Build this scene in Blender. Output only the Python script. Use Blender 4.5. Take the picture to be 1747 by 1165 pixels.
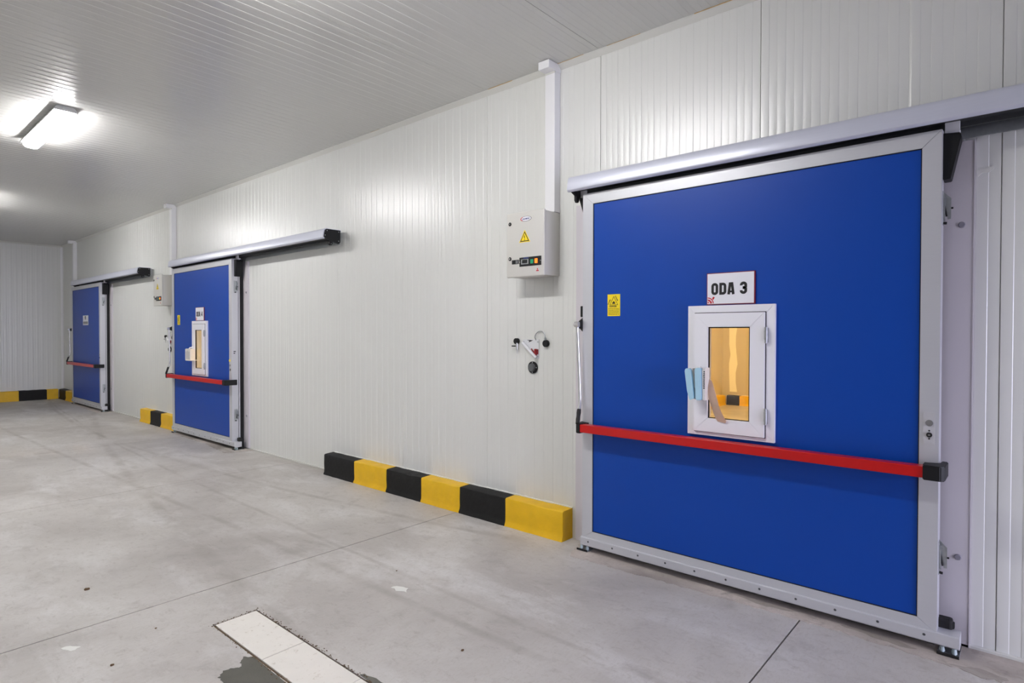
import bpy, bmesh, math, random
from mathutils import Vector, Matrix
R = random.Random(7)
for o in list(bpy.data.objects): bpy.data.objects.remove(o, do_unlink=True)
sc = bpy.context.scene
COL = sc.collection

# ------------------------------------------------------------------ camera
EYE = 1.675
FPX, YAW, PITCH, ROLL = 1017.4, 0.8554, 0.0140, 0.0015
fwd = Vector((math.sin(YAW)*math.cos(PITCH), math.cos(YAW)*math.cos(PITCH), -math.sin(PITCH)))
rt = Vector((math.cos(YAW), -math.sin(YAW), 0)); up = rt.cross(fwd)
r2 = rt*math.cos(ROLL) + up*math.sin(ROLL); u2 = up*math.cos(ROLL) - rt*math.sin(ROLL)
cam = bpy.data.cameras.new('camera'); cam.sensor_width = 36; cam.sensor_fit = 'HORIZONTAL'
cam.lens = FPX/1747*36; cam.clip_start = .05; cam.clip_end = 100
co = bpy.data.objects.new('camera', cam); COL.objects.link(co)
m = Matrix((r2, u2, -fwd)).transposed().to_4x4(); m.translation = (0, 0, EYE); co.matrix_world = m
sc.camera = co
# ------------------------------------------------------------------ world, exposure
w = bpy.data.worlds.new('world'); sc.world = w; w.use_nodes = True
w.node_tree.nodes['Background'].inputs[0].default_value = (.55, .6, .7, 1)
w.node_tree.nodes['Background'].inputs[1].default_value = .05
vs = sc.view_settings
vs.view_transform = 'Standard'; vs.look = 'None'; vs.gamma = 1; vs.use_curve_mapping = False
vs.exposure = 0.0
LAMP_POWER = 90.0          # emission strength of the corridor tubes
COLD_POWER = 290.0           # emission strength of the warm cold-room tubes

# daylight coming in through the open doorway at the near end of the corridor
da = bpy.data.lights.new('doorway_daylight', 'AREA'); da.shape = 'RECTANGLE'; da.size = 3.2; da.size_y = 2.6
da.energy = 330; da.color = (.76, .76, 1.0); da.spread = math.radians(105)
dl = bpy.data.objects.new('doorway_daylight', da); COL.objects.link(dl); dl.location = (1.6, -7.05, 1.45); dl.rotation_euler = (math.radians(58), 0, 0)

# ------------------------------------------------------------------ materials
def lin(c):
    return tuple(((v/255)/12.92 if v/255 <= .04045 else ((v/255+.055)/1.055)**2.4) for v in c)
def mat(name, col, rough=.5, metal=0, spec=.5, noise=0, nscale=20, bump=0, bscale=80, emit=None, es=1, stretch=None, coat=0):
    m = bpy.data.materials.new(name); m.use_nodes = True
    nt = m.node_tree; b = nt.nodes['Principled BSDF']
    c = (*lin(col), 1)
    b.inputs['Base Color'].default_value = c
    b.inputs['Roughness'].default_value = rough
    b.inputs['Metallic'].default_value = metal
    b.inputs['Specular IOR Level'].default_value = spec
    if coat: b.inputs['Coat Weight'].default_value = coat; b.inputs['Coat Roughness'].default_value = .08
    tc = nt.nodes.new('ShaderNodeTexCoord')
    vec = tc.outputs['Object']
    if stretch:
        mp = nt.nodes.new('ShaderNodeMapping'); mp.inputs['Scale'].default_value = stretch
        nt.links.new(vec, mp.inputs['Vector']); vec = mp.outputs['Vector']
    if noise:
        n = nt.nodes.new('ShaderNodeTexNoise'); n.inputs['Scale'].default_value = nscale; n.inputs['Detail'].default_value = 6
        nt.links.new(vec, n.inputs['Vector'])
        mx = nt.nodes.new('ShaderNodeMix'); mx.data_type = 'RGBA'
        mx.inputs[6].default_value = (*[v*(1-noise) for v in c[:3]], 1)
        mx.inputs[7].default_value = (*[min(1, v*(1+noise)) for v in c[:3]], 1)
        nt.links.new(n.outputs['Fac'], mx.inputs[0]); nt.links.new(mx.outputs[2], b.inputs['Base Color'])
    if bump:
        n2 = nt.nodes.new('ShaderNodeTexNoise'); n2.inputs['Scale'].default_value = bscale; n2.inputs['Detail'].default_value = 5
        nt.links.new(vec, n2.inputs['Vector'])
        bp = nt.nodes.new('ShaderNodeBump'); bp.inputs['Strength'].default_value = bump; bp.inputs['Distance'].default_value = .004
        nt.links.new(n2.outputs['Fac'], bp.inputs['Height']); nt.links.new(bp.outputs['Normal'], b.inputs['Normal'])
    if emit:
        b.inputs['Emission Color'].default_value = (*lin(emit), 1); b.inputs['Emission Strength'].default_value = es
    return m

def concrete(name, base, dark, pale, tracks=True, rough=.55, contrast=1.0):
    m = bpy.data.materials.new(name); m.use_nodes = True; nt = m.node_tree; N = nt.nodes.new; L = nt.links.new
    b = nt.nodes['Principled BSDF']
    geo = N('ShaderNodeNewGeometry')
    def noise(scale, detail, rough_=.55, sc3=(1, 1, 1), rot=0):
        mp = N('ShaderNodeMapping'); mp.inputs['Scale'].default_value = sc3; mp.inputs['Rotation'].default_value = (0, 0, rot)
        L(geo.outputs['Position'], mp.inputs['Vector'])
        n = N('ShaderNodeTexNoise'); n.inputs['Scale'].default_value = scale; n.inputs['Detail'].default_value = detail
        n.inputs['Roughness'].default_value = rough_; n.inputs['Distortion'].default_value = .4
        L(mp.outputs['Vector'], n.inputs['Vector']); return n.outputs['Fac']
    def ramp(fac, p0, p1):
        r = N('ShaderNodeMapRange'); r.inputs['From Min'].default_value = p0; r.inputs['From Max'].default_value = p1
        L(fac, r.inputs['Value']); return r.outputs['Result']
    def mix(fac, a, bb, f=1.0):
        x = N('ShaderNodeMix'); x.data_type = 'RGBA'
        mu = N('ShaderNodeMath'); mu.operation = 'MULTIPLY'; mu.inputs[1].default_value = f; L(fac, mu.inputs[0]); L(mu.outputs[0], x.inputs[0])
        if isinstance(a, tuple): x.inputs[6].default_value = (*a, 1)
        else: L(a, x.inputs[6])
        x.inputs[7].default_value = (*bb, 1); return x.outputs[2]
    c = mix(ramp(noise(.7, 8, .6), .42, .72), lin(base), lin(dark), .75*contrast)
    c = mix(ramp(noise(1.3, 8, .65, (1.4, .6, 1), .5), .5, .75), c, lin(pale), .8*contrast)
    c = mix(ramp(noise(4.5, 8, .7), .55, .8), c, lin(dark), .7*contrast)
    c = mix(ramp(noise(16, 6, .75, (1.5, .7, 1), .4), .54, .76), c, lin((132, 122, 110)), .42*contrast)
    c = mix(ramp(noise(38, 6, .8, (.7, 1.6, 1), -.3), .5, .75), c, lin((168, 158, 148)), .5*contrast)
    c = mix(ramp(noise(75, 3, .7), .66, .78), c, lin((110, 98, 84)), .5*contrast)
    if tracks:
        sep = N('ShaderNodeSeparateXYZ'); L(geo.outputs['Position'], sep.inputs[0])
        wob = noise(.6, 2)
        def m2(op, a, v):
            q = N('ShaderNodeMath'); q.operation = op
            if isinstance(a, (int, float)): q.inputs[0].default_value = a
            else: L(a, q.inputs[0])
            if isinstance(v, (int, float)): q.inputs[1].default_value = v
            else: L(v, q.inputs[1])
            return q.outputs[0]
        brk = ramp(noise(2.3, 5), .35, .65)
        # dirty wheel tracks along and across the corridor: (slope dx/dy, x at y=0, curvature, half width)
        for sl, x0, cv, hw in ((-.035, 2.43, .0, .045), (-.02, 2.60, .004, .03), (.06, 1.42, .006, .075), (-.26, 4.3, .012, .05)):
            yy = sep.outputs['Y']
            line = m2('ADD', m2('MULTIPLY', yy, sl), m2('MULTIPLY', m2('MULTIPLY', yy, yy), cv))
            d = m2('ABSOLUTE', m2('SUBTRACT', m2('SUBTRACT', sep.outputs['X'], m2('ADD', line, m2('MULTIPLY', wob, .08))), x0), 0)
            k = N('ShaderNodeMapRange'); k.inputs['From Min'].default_value = hw; k.inputs['From Max'].default_value = hw*.3
            L(d, k.inputs['Value'])
            c = mix(m2('MULTIPLY', k.outputs['Result'], brk), c, lin((150, 143, 135)), .55)
    L(c, b.inputs['Base Color'])
    rr = N('ShaderNodeMapRange'); rr.inputs['To Min'].default_value = rough-.14; rr.inputs['To Max'].default_value = rough+.12
    L(noise(3, 5), rr.inputs['Value']); L(rr.outputs['Result'], b.inputs['Roughness'])
    bp = N('ShaderNodeBump'); bp.inputs['Strength'].default_value = .25; bp.inputs['Distance'].default_value = .004
    L(noise(45, 6, .7), bp.inputs['Height']); L(bp.outputs['Normal'], b.inputs['Normal'])
    return m

M = {}
M['wall'] = mat('painted steel panel', (224, 225, 221), .31, spec=.9, noise=.012, nscale=3)
M['wallcore'] = mat('panel joint', (150, 150, 146), .7)
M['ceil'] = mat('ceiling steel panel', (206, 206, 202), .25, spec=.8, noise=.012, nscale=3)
M['trim'] = mat('white corner trim', (212, 212, 206), .4)
M['foam'] = mat('expanding foam bead', (196, 160, 92), .8, noise=.5, nscale=30)
M['plastic'] = mat('white plastic trunking', (236, 236, 238), .35)
M['alu'] = mat('brushed aluminium', (205, 206, 210), .38, metal=.35, noise=.03, nscale=8, stretch=(1, 1, 40))
M['alucov'] = mat('anodised cover', (206, 209, 222), .3, metal=.15, noise=.04, nscale=5, stretch=(30, 1, 30))
M['galv'] = mat('galvanised steel', (176, 180, 182), .3, metal=.85, noise=.15, nscale=60)
M['chrome'] = mat('polished steel', (205, 205, 205), .16, metal=1)
M['blue'] = mat('blue coated sheet', (2, 66, 162), .4, spec=.3, noise=.03, nscale=2)
M['black'] = mat('black plastic', (22, 23, 24), .5, spec=.3, noise=.1, nscale=30)
M['rubber'] = mat('black rubber', (20, 19, 19), .7)
M['darkalu'] = mat('dark track metal', (84, 86, 88), .4, metal=.6)
M['red'] = mat('red paint', (196, 6, 8), .3, spec=.5, noise=.05, nscale=6)
M['pvc'] = mat('white window plastic', (240, 240, 245), .28)
M['white'] = mat('white sign face', (238, 238, 244), .35)
M['ink'] = mat('black ink', (24, 22, 24), .6)
M['redink'] = mat('red ink', (205, 16, 36), .5)
M['darkred'] = mat('dark red sign edge', (120, 8, 28), .5)
M['blueink'] = mat('blue ink', (36, 52, 120), .5)
M['yellow'] = mat('yellow sticker', (250, 222, 20), .45)
M['kerby'] = mat('yellow kerb paint', (234, 186, 8), .42, noise=.12, nscale=9, bump=.9, bscale=25)
M['kerbk'] = mat('black kerb paint', (22, 22, 22), .6, spec=.3, noise=.3, nscale=14, bump=.9, bscale=25)
M['boxg'] = mat('beige grey enamel', (206, 204, 198), .4, noise=.02, nscale=5)
M['screen'] = mat('dark display', (20, 24, 26), .15)
M['green'] = mat('green switch', (26, 160, 110), .3)
M['amber'] = mat('lit amber switch', (255, 130, 40), .3, emit=(255, 120, 30), es=1.2)
M['silver'] = mat('silver bezel', (168, 170, 172), .35, metal=.5)
M['foamblue'] = mat('pale blue foam', (176, 216, 236), .8, bump=.5, bscale=120)
M['card'] = mat('white printed cardboard', (228, 224, 218), .7, noise=.06, nscale=40)
M['tape'] = mat('brown packing tape', (206, 176, 154), .35, noise=.12, nscale=30)
M['marble'] = mat('white stone cover', (234, 229, 220), .4, noise=.05, nscale=9)
M['plateg'] = mat('satin plate', (204, 204, 207), .4, metal=.2)
M['steel'] = mat('bright steel tube', (214, 213, 212), .22, metal=.7)
M['grime'] = mat('brown grime', (96, 76, 52), .9, noise=.4, nscale=40)
M['roller'] = mat('white nylon roller', (190, 206, 208), .4)
M['paint'] = mat('white paint spot', (226, 226, 220), .6)
M['wet'] = mat('wet dark concrete', (92, 90, 82), .22, noise=.25, nscale=7, bump=.2)
M['floor'] = concrete('worn concrete', (194, 190, 185), (154, 148, 143), (218, 216, 214), contrast=1.15)
M['strip'] = concrete('rough patch concrete', (200, 190, 182), (118, 112, 106), (214, 208, 202), False, .8, 1.5)
M['joint'] = mat('joint filler', (128, 122, 116), .9)
M['cold'] = mat('cold room panel', (206, 196, 178), .33, noise=.02, nscale=3)
M['band'] = mat('pale glossy band', (254, 250, 236), .2)
M['stain'] = concrete('dark stained concrete', (168, 160, 152), (112, 106, 100), (196, 190, 184), False, .7, 1.5)
M['housing'] = mat('grey lamp housing', (186, 188, 186), .5)
M['lamp'] = mat('lit diffuser', (255, 255, 255), .4, emit=(255, 253, 253), es=LAMP_POWER)
M['warm'] = mat('warm lit tube', (255, 240, 200), .4, emit=(255, 212, 138), es=COLD_POWER)
M['acrylic'] = mat('clear acrylic', (228, 229, 232), .12)
M['dkred'] = mat('dark red plastic', (140, 10, 20), .4)
nt = M['marble'].node_tree; bs0 = nt.nodes['Principled BSDF']; src = bs0.inputs['Base Color'].links[0].from_socket
tc0 = nt.nodes.new('ShaderNodeNewGeometry'); n0 = nt.nodes.new('ShaderNodeTexNoise'); n0.inputs['Scale'].default_value = 26; n0.inputs['Detail'].default_value = 8; n0.inputs['Roughness'].default_value = .75
r0 = nt.nodes.new('ShaderNodeMapRange'); r0.inputs['From Min'].default_value = .58; r0.inputs['From Max'].default_value = .72; r0.inputs['To Max'].default_value = .75
x0_ = nt.nodes.new('ShaderNodeMix'); x0_.data_type = 'RGBA'; x0_.inputs[7].default_value = (*lin((150, 128, 90)), 1)
nt.links.new(tc0.outputs['Position'], n0.inputs['Vector']); nt.links.new(n0.outputs['Fac'], r0.inputs['Value']); nt.links.new(r0.outputs['Result'], x0_.inputs[0])
nt.links.new(src, x0_.inputs[6]); nt.links.new(x0_.outputs[2], bs0.inputs['Base Color'])
g = bpy.data.materials.new('window glass'); g.use_nodes = True; nt = g.node_tree
for n in list(nt.nodes): nt.nodes.remove(n)
ou = nt.nodes.new('ShaderNodeOutputMaterial'); mx = nt.nodes.new('ShaderNodeMixShader'); tr = nt.nodes.new('ShaderNodeBsdfTransparent')
gl = nt.nodes.new('ShaderNodeBsdfGlossy'); gl.inputs['Roughness'].default_value = .02
lw = nt.nodes.new('ShaderNodeLayerWeight'); pw = nt.nodes.new('ShaderNodeMath'); pw.operation = 'POWER'; pw.inputs[1].default_value = 4.0
ma = nt.nodes.new('ShaderNodeMath'); ma.operation = 'MULTIPLY_ADD'; ma.inputs[1].default_value = .9; ma.inputs[2].default_value = .04; tr.inputs[0].default_value = (.96, .96, .94, 1)
nt.links.new(lw.outputs['Facing'], pw.inputs[0]); nt.links.new(pw.outputs[0], ma.inputs[0]); nt.links.new(ma.outputs[0], mx.inputs[0])
nt.links.new(tr.outputs[0], mx.inputs[1]); nt.links.new(gl.outputs[0], mx.inputs[2]); nt.links.new(mx.outputs[0], ou.inputs[0])
M['glass'] = g

# ------------------------------------------------------------------ mesh builder
class MB:
    def __init__(s, off=(0, 0, 0)): s.bm = bmesh.new(); s.off = Vector(off)
    def _merge(s, b):
        me = bpy.data.meshes.new('tmp'); b.to_mesh(me); b.free(); s.bm.from_mesh(me); bpy.data.meshes.remove(me)
    def box(s, x0, x1, y0, y1, z0, z1, bev=0, seg=2):
        b = bmesh.new(); bmesh.ops.create_cube(b, size=1)
        sx, sy, sz = abs(x1-x0), abs(y1-y0), abs(z1-z0)
        for v in b.verts: v.co = Vector(((x0+x1)/2+v.co.x*sx, (y0+y1)/2+v.co.y*sy, (z0+z1)/2+v.co.z*sz))
        if bev: bmesh.ops.bevel(b, geom=list(b.edges), offset=min(bev, .45*min(sx, sy, sz)), segments=seg, affect='EDGES', profile=.5)
        s._merge(b); return s
    def cyl(s, p0, p1, r, seg=20, r2=None, bev=0):
        p0, p1 = Vector(p0), Vector(p1); d = p1-p0; b = bmesh.new()
        bmesh.ops.create_cone(b, cap_ends=True, segments=seg, radius1=r, radius2=r if r2 is None else r2, depth=d.length)
        if bev: bmesh.ops.bevel(b, geom=[e for e in b.edges if len(e.link_faces) == 2 and any(len(f.verts) > 4 for f in e.link_faces)], offset=bev, segments=2, affect='EDGES')
        q = Vector((0, 0, 1)).rotation_difference(d.normalized()).to_matrix().to_4x4(); q.translation = (p0+p1)/2
        bmesh.ops.transform(b, matrix=q, verts=b.verts); s._merge(b); return s
    def ball(s, c, r, sc3=(1, 1, 1), seg=14):
        b = bmesh.new(); bmesh.ops.create_uvsphere(b, u_segments=seg, v_segments=seg//2+2, radius=r)
        for v in b.verts: v.co = Vector(c)+Vector((v.co.x*sc3[0], v.co.y*sc3[1], v.co.z*sc3[2]))
        s._merge(b); return s
    def tube(s, pts, r, seg=10):
        pts = [Vector(p) for p in pts]; rs = r if isinstance(r, (list, tuple)) else [r]*len(pts); rings = []
        ref = None
        for i, p in enumerate(pts):
            t = (pts[min(i+1, len(pts)-1)]-pts[max(i-1, 0)]).normalized()
            if ref is None: ref = Vector((0, 0, 1)) if abs(t.z) < .9 else Vector((1, 0, 0))
            n = (ref-t*ref.dot(t)).normalized(); ref = n; c = t.cross(n)
            rings.append([s.bm.verts.new(p+(n*math.cos(a)+c*math.sin(a))*rs[i]) for a in [2*math.pi*k/seg for k in range(seg)]])
        for a, b in zip(rings, rings[1:]):
            for k in range(seg): s.bm.faces.new((a[k], a[(k+1) % seg], b[(k+1) % seg], b[k]))
        s.bm.faces.new(rings[0][::-1]); s.bm.faces.new(rings[-1]); return s
    def prism(s, poly, axis, a0, a1, bev=0):
        """poly: 2-D outline in the other two axes (cyclic order x,y,z without axis)"""
        def p3(u, v, a): return {'x': (a, u, v), 'y': (u, a, v), 'z': (u, v, a)}[axis]
        b = bmesh.new()
        A = [b.verts.new(p3(u, v, a0)) for u, v in poly]; B = [b.verts.new(p3(u, v, a1)) for u, v in poly]
        n = len(poly)
        b.faces.new(A); b.faces.new(B[::-1])
        for i in range(n): b.faces.new((A[i], B[i], B[(i+1) % n], A[(i+1) % n]))
        bmesh.ops.recalc_face_normals(b, faces=b.faces)
        if bev: bmesh.ops.bevel(b, geom=list(b.edges), offset=bev, segments=2, affect='EDGES')
        s._merge(b); return s
    def text(s, txt, size, x, yl, z, sx=1.0, bold=0.0, depth=.0006, shear=0, rot=0):
        """lettering on a face that looks towards -X; (yl, z) is the left end of the baseline"""
        c = bpy.data.curves.new('t', 'FONT'); c.body = txt; c.size = size; c.offset = bold; c.extrude = depth/2; c.shear = shear; c.resolution_u = 3
        o = bpy.data.objects.new('t', c); COL.objects.link(o); bpy.context.view_layer.update()
        me = bpy.data.meshes.new_from_object(o.evaluated_get(bpy.context.evaluated_depsgraph_get()))
        bpy.data.objects.remove(o); bpy.data.curves.remove(c)
        mm = Matrix(((0, 0, -1), (-1, 0, 0), (0, 1, 0))).to_4x4(); mm.translation = (x, yl, z)
        me.transform(mm @ Matrix.Rotation(rot, 4, 'Z') @ Matrix.Diagonal((sx, 1, 1, 1))); s.bm.from_mesh(me); bpy.data.meshes.remove(me); return s
    def stroke(s, pts, wd, x, yl, z, depth=.0012, closed=False):
        """lettering stroke on a face looking towards -X; points run right/up from (yl, z)"""
        P = [Vector((p[0], p[1])) for p in pts]; n = len(P); hw = wd/2; A = []; B = []
        for i in range(n):
            a = P[i-1] if (i or closed) else None; c = P[(i+1) % n] if (i < n-1 or closed) else None
            d = ((P[i]-a).normalized() if a is not None else Vector((0, 0)))+((c-P[i]).normalized() if c is not None else Vector((0, 0)))
            d.normalize(); nn = Vector((-d.y, d.x)); seg = (c-P[i] if c is not None else P[i]-a).normalized()
            k = min(1.6, 1/max(.3, abs(seg.x*d.x+seg.y*d.y))); A.append(P[i]+nn*hw*k); B.append(P[i]-nn*hw*k)
        for i in range(n if closed else n-1):
            j = (i+1) % n
            s.prism([(yl-q.x, z+q.y) for q in (A[i], A[j], B[j], B[i])], 'x', x-depth/2, x+depth/2)
        return s
    def glyph(s, ch, wd, h, st, x, yl, z):
        a = st/2; W_, H_ = wd-a, h-a; r = wd*.36
        def rnd(c, r_, a0, a1, n=5): return [(c[0]+r_*math.cos(a0+(a1-a0)*i/n), c[1]+r_*math.sin(a0+(a1-a0)*i/n)) for i in range(n+1)]
        q = math.pi/2; r_ = r-a*.4
        if ch == 'O': s.stroke(rnd((W_-r_, H_-r_), r_, 0, q)+rnd((a+r_, H_-r_), r_, q, 2*q)+rnd((a+r_, a+r_), r_, 2*q, 3*q)+rnd((W_-r_, a+r_), r_, 3*q, 4*q), st, x, yl, z, closed=True)
        if ch == 'D': s.stroke([(a, a), (a, H_)]+rnd((W_-r_, H_-r_), r_, q, 0)+rnd((W_-r_, a+r_), r_, 0, -q), st, x, yl, z, closed=True)
        if ch == 'A':
            s.stroke([(a*.9, 0), (wd*.36, H_), (wd*.64, H_), (wd-a*.9, 0)], st, x, yl, z); s.stroke([(wd*.25, h*.24), (wd*.75, h*.24)], st*.7, x, yl, z)
        if ch == '3':
            s.stroke([(a, h*.70)]+rnd((a+r_, H_-r_), r_, 2*q, q)+rnd((W_-r_, H_-r_), r_, q, 0)+[(W_, h*.60), (W_-a, h*.52), (wd*.40, h*.51)], st, x, yl, z)
            s.stroke([(wd*.40, h*.51), (W_-a, h*.50), (W_, h*.42)]+rnd((W_-r_, a+r_), r_, 0, -q)+rnd((a+r_, a+r_), r_, 3*q, 2*q)+[(a, h*.30)], st, x, yl, z)
        if ch == '4':
            s.stroke([(wd*.72, 0), (wd*.72, h)], st, x, yl, z); s.stroke([(wd*.66, h-a*.5), (a*.8, h*.28), (wd, h*.28)], st*.85, x, yl, z)
        if ch == '5':
            s.stroke([(W_, H_), (a, H_), (a, h*.56), (wd*.6, h*.58), (W_, h*.48)]+rnd((W_-r_, a+r_), r_, 0, -q)+rnd((a+r_, a+r_), r_, 3*q, 2*q), st, x, yl, z)
        return s
    def mesh(s, name, smooth=False):
        for v in s.bm.verts: v.co -= s.off
        me = bpy.data.meshes.new(name); s.bm.to_mesh(me); s.bm.free()
        if smooth:
            for p in me.polygons: p.use_smooth = True
            me.set_sharp_from_angle(angle=math.radians(35))
        return me
    def build(s, name, mt, parent=None, smooth=False, label=None):
        me = s.mesh(name, smooth); me.materials.append(M[mt]); return put(name, me, parent, label)
def put(name, me, parent=None, label=None, loc=(0, 0, 0)):
    o = bpy.data.objects.new(name, me); COL.objects.link(o); o.parent = parent; o.location = loc
    if label: o['label'] = label
    return o
def empty(name, loc, label=None, cat=None, group=None, kind=None):
    o = bpy.data.objects.new(name, None); COL.objects.link(o); o.location = loc; o.empty_display_size = .1
    return tag(o, label, cat, group, kind)
def tag(o, label=None, cat=None, group=None, kind=None):
    if label: o['label'] = label
    if cat: o['category'] = cat
    if group: o['group'] = group
    if kind: o['kind'] = kind
    return o
def origin(o, loc):
    """give a top-level mesh an origin at its base"""
    o.data.transform(Matrix.Translation(-Vector(loc))); o.location = loc; return o

# ------------------------------------------------------------------ room dimensions (metres)
WX = 4.0            # face of the right-hand wall
LX = -.86           # face of the left-hand wall
HX, HY = -6.0, 3.0  # added hall left of camera, cuts bounce light (x from HX, y below HY)
YB, YF = 18.72, -7.0
CH = 3.885          # ceiling height
DOORS = (2.4952, 10.7431, 16.95)       # left edge of each blue leaf
DW, DZ0, DZ1 = 2.055, .168, 2.652      # leaf width, bottom, top
OPEN = [(yl-DW+.08, yl-.08) for yl in DOORS]; OZ = 2.56

# floor: base plate + saw-cut slabs
fl = MB().box(HX-.3, 15, YF-.3, YB+.3, -.2, -.012).build('floor', 'joint')
tag(fl, 'worn light grey concrete floor with saw-cut joints', 'floor', kind='structure')
JY = [YF-.3, -2.09, 1.0, 4.035, 7.17, 10.3, 13.4, 16.5, YB+.3]
for a, b in zip(JY, JY[1:]):
    bb = MB(); a += .0045; b -= .0045
    cut = [y for y in (1.9, 3.515) if a < y < b]
    for y0, y1 in zip([a]+cut, cut+[b]):
        if 1.9 <= (y0+y1)/2 <= 3.515:
            bb.box(HX-.3, 1.435, y0, y1, -.012, 0); bb.box(1.695, 15, y0, y1, -.012, 0)
        else: bb.box(HX-.3, 15, y0, y1, -.012, 0)
    bb.build('slab', 'floor', fl)
# rough re-poured strip along the thresholds
def ragged(name, poly, z0, z1, mt, parent=None, jit=.012, n=6):
    pts = []
    for (ax, ay), (bx, by) in zip(poly, poly[1:]+poly[:1]):
        k = max(2, int(math.hypot(bx-ax, by-ay)/.03)) if n is None else n
        for i in range(k):
            t = i/k; j = jit
            pts.append((ax+(bx-ax)*t+R.uniform(-j, j), ay+(by-ay)*t+R.uniform(-j, j)))
    return MB().prism(pts, 'z', z0, z1).build(name, mt, parent)
ragged('threshold_patch', [(3.68, -2.6), (3.99, -2.6), (3.99, 2.72), (3.66, 2.6), (3.70, 1.6), (3.72, .8), (3.70, 0)], -.002, .0025, 'strip', fl, .012, None)
ragged('threshold_patch', [(3.63, 8.45), (3.99, 8.3), (3.99, 10.9), (3.78, 10.9), (3.74, 9.4)], -.002, .0025, 'strip', fl, .012, None)
ragged('threshold_patch', [(3.70, 14.6), (3.99, 14.5), (3.99, 17.0), (3.78, 17.0)], -.002, .0025, 'strip', fl, .012, None)
for P in ([(3.80, .80), (3.84, .74), (3.82, .55), (3.79, .42), (3.76, .46), (3.77, .65)], [(3.72, .30), (3.76, .18), (3.74, .06), (3.69, .08), (3.68, .2)], [(3.80, 1.5), (3.82, 1.3), (3.80, 1.05), (3.77, 1.2)]):
    ragged('stain', P, .0, .0031, 'stain', fl, .012, 4)
ragged('paint_spot', [(2.43, 3.16), (2.47, 3.14), (2.50, 3.06), (2.45, 3.03), (2.42, 3.09)], 0, .0012, 'paint', fl, .008, 3)
ragged('paint_spot', [(.80, 3.86), (.84, 3.86), (.88, 3.80), (.83, 3.79)], 0, .001, 'paint', fl, .006, 3)

# ribbed sandwich panels -------------------------------------------------
def rib_profile(wd, n, depth=.0019, crown=.00045, gap=.0025):
    """height of the skin across one panel: raised and recessed flats, each slightly crowned"""
    p = [(0, -.012), (gap*.5, -.012), (gap*.5+.001, -depth)]
    pitch = (wd-gap-.002)/n; u0 = gap*.5+.001; s = .0028
    for i in range(n):
        a = u0+i*pitch; half = pitch/2
        for base, st in ((-depth, a), (0, a+half)):
            f0, f1 = st+s/2, st+half-s/2
            for t in (0, .25, .5, .75, 1): p.append((f0+(f1-f0)*t, base+crown*4*t*(1-t)))
    p += [(wd-gap*.5-.001, -depth), (wd-gap*.5, -.012), (wd, -.012)]
    return p
def panel_mesh(name, wd, n, zspans, place, mt, crown=.0009):
    """zspans(u) -> list of (z0,z1) for a strip centred on u; place(u,h,z) -> xyz"""
    bm = bmesh.new(); pr = rib_profile(wd, n, crown=crown)
    for (ua, ha), (ub, hb) in zip(pr, pr[1:]):
        if ub-ua < 1e-7 and abs(ha-hb) < 1e-7: continue
        for z0, z1 in zspans((ua+ub)/2):
            bm.faces.new([bm.verts.new(place(*q)) for q in ((ua, ha, z0), (ub, hb, z0), (ub, hb, z1), (ua, ha, z1))])
    bmesh.ops.remove_doubles(bm, verts=bm.verts, dist=1e-5)
    me = bpy.data.meshes.new(name); bm.to_mesh(me); bm.free(); me.materials.append(M[mt])
    for p in me.polygons: p.use_smooth = True
    me.set_sharp_from_angle(angle=math.radians(12)); return me
PW = 1.22
# right wall
core = MB()
edges = [YF-.3]+[e for o_ in OPEN[::1] for e in o_]+[YB+.3]
for a, b in zip(edges[::2], edges[1::2]): core.box(WX+.0125, WX+.12, a, b, -.1, CH+.2)
for a, b in OPEN: core.box(WX+.0125, WX+.12, a, b, OZ, CH+.2)
wr = core.build('wall_right', 'wallcore'); tag(wr, 'white ribbed panel wall behind the blue sliding doors', 'wall', kind='structure')
y = .12-PW*5
while y < YB:
    wd = min(PW, YB-y)
    n = max(1, round(wd/.1017))
    def spans(u, y=y):
        for a, b in OPEN:
            if a < y+u < b: return [(OZ, CH)]
        return [(0, CH)]
    if y+wd > YF:
        put('wall_panel', panel_mesh('wall_panel', wd, n, spans, lambda u, h, z, y=y: (WX-h, y+u, z), 'wall'), wr)
    y += PW
pts = [(.224, 2.535), (.19, 2.545), (.152, 2.55), (.15, 2.538), (.17, 2.52), (.2, 2.522), (.217, 2.505)]
MB().prism(pts, 'x', WX-.003, WX+.001).build('sealant_smear', 'paint', wr)
# back wall
wb = MB().box(LX-.3, WX+.1, YB+.0125, YB+.15, -.1, CH+.2).build('wall_back', 'wallcore')
tag(wb, 'dim white panel wall closing the far end of the corridor', 'wall', kind='structure')
x = WX-PW
while x > LX-PW:
    put('wall_panel', panel_mesh('wall_panel', PW, 12, lambda u: [(0, CH)], lambda u, h, z, x=x: (x+u, YB-h, z), 'wall'), wb); x -= PW
wl = MB().box(LX-.15, LX-.0125, HY, YB+.3, -.1, CH+.2).build('wall_left', 'wallcore')
tag(wl, 'white panel wall on the side of the corridor without doors', 'wall', kind='structure')
for nm, lb, q in (('wall_added_hall_end', 'white end wall of the unseen hall added left of the camera', (HX, LX-.0125, HY, HY+.15)), ('wall_added_hall_side', 'white side wall of the unseen hall added left of the camera', (HX-.15, HX, YF-.15, HY+.15))):
    tag(MB().box(q[0], q[1], q[2], q[3], -.1, CH+.2).build(nm, 'wall'), lb, 'wall', kind='structure')
y = HY
while y < YB:
    put('wall_panel', panel_mesh('wall_panel', PW, 12, lambda u: [(0, CH)], lambda u, h, z, y=y: (LX+h, y+u, z), 'wall'), wl); y += PW
wf = MB()
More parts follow.
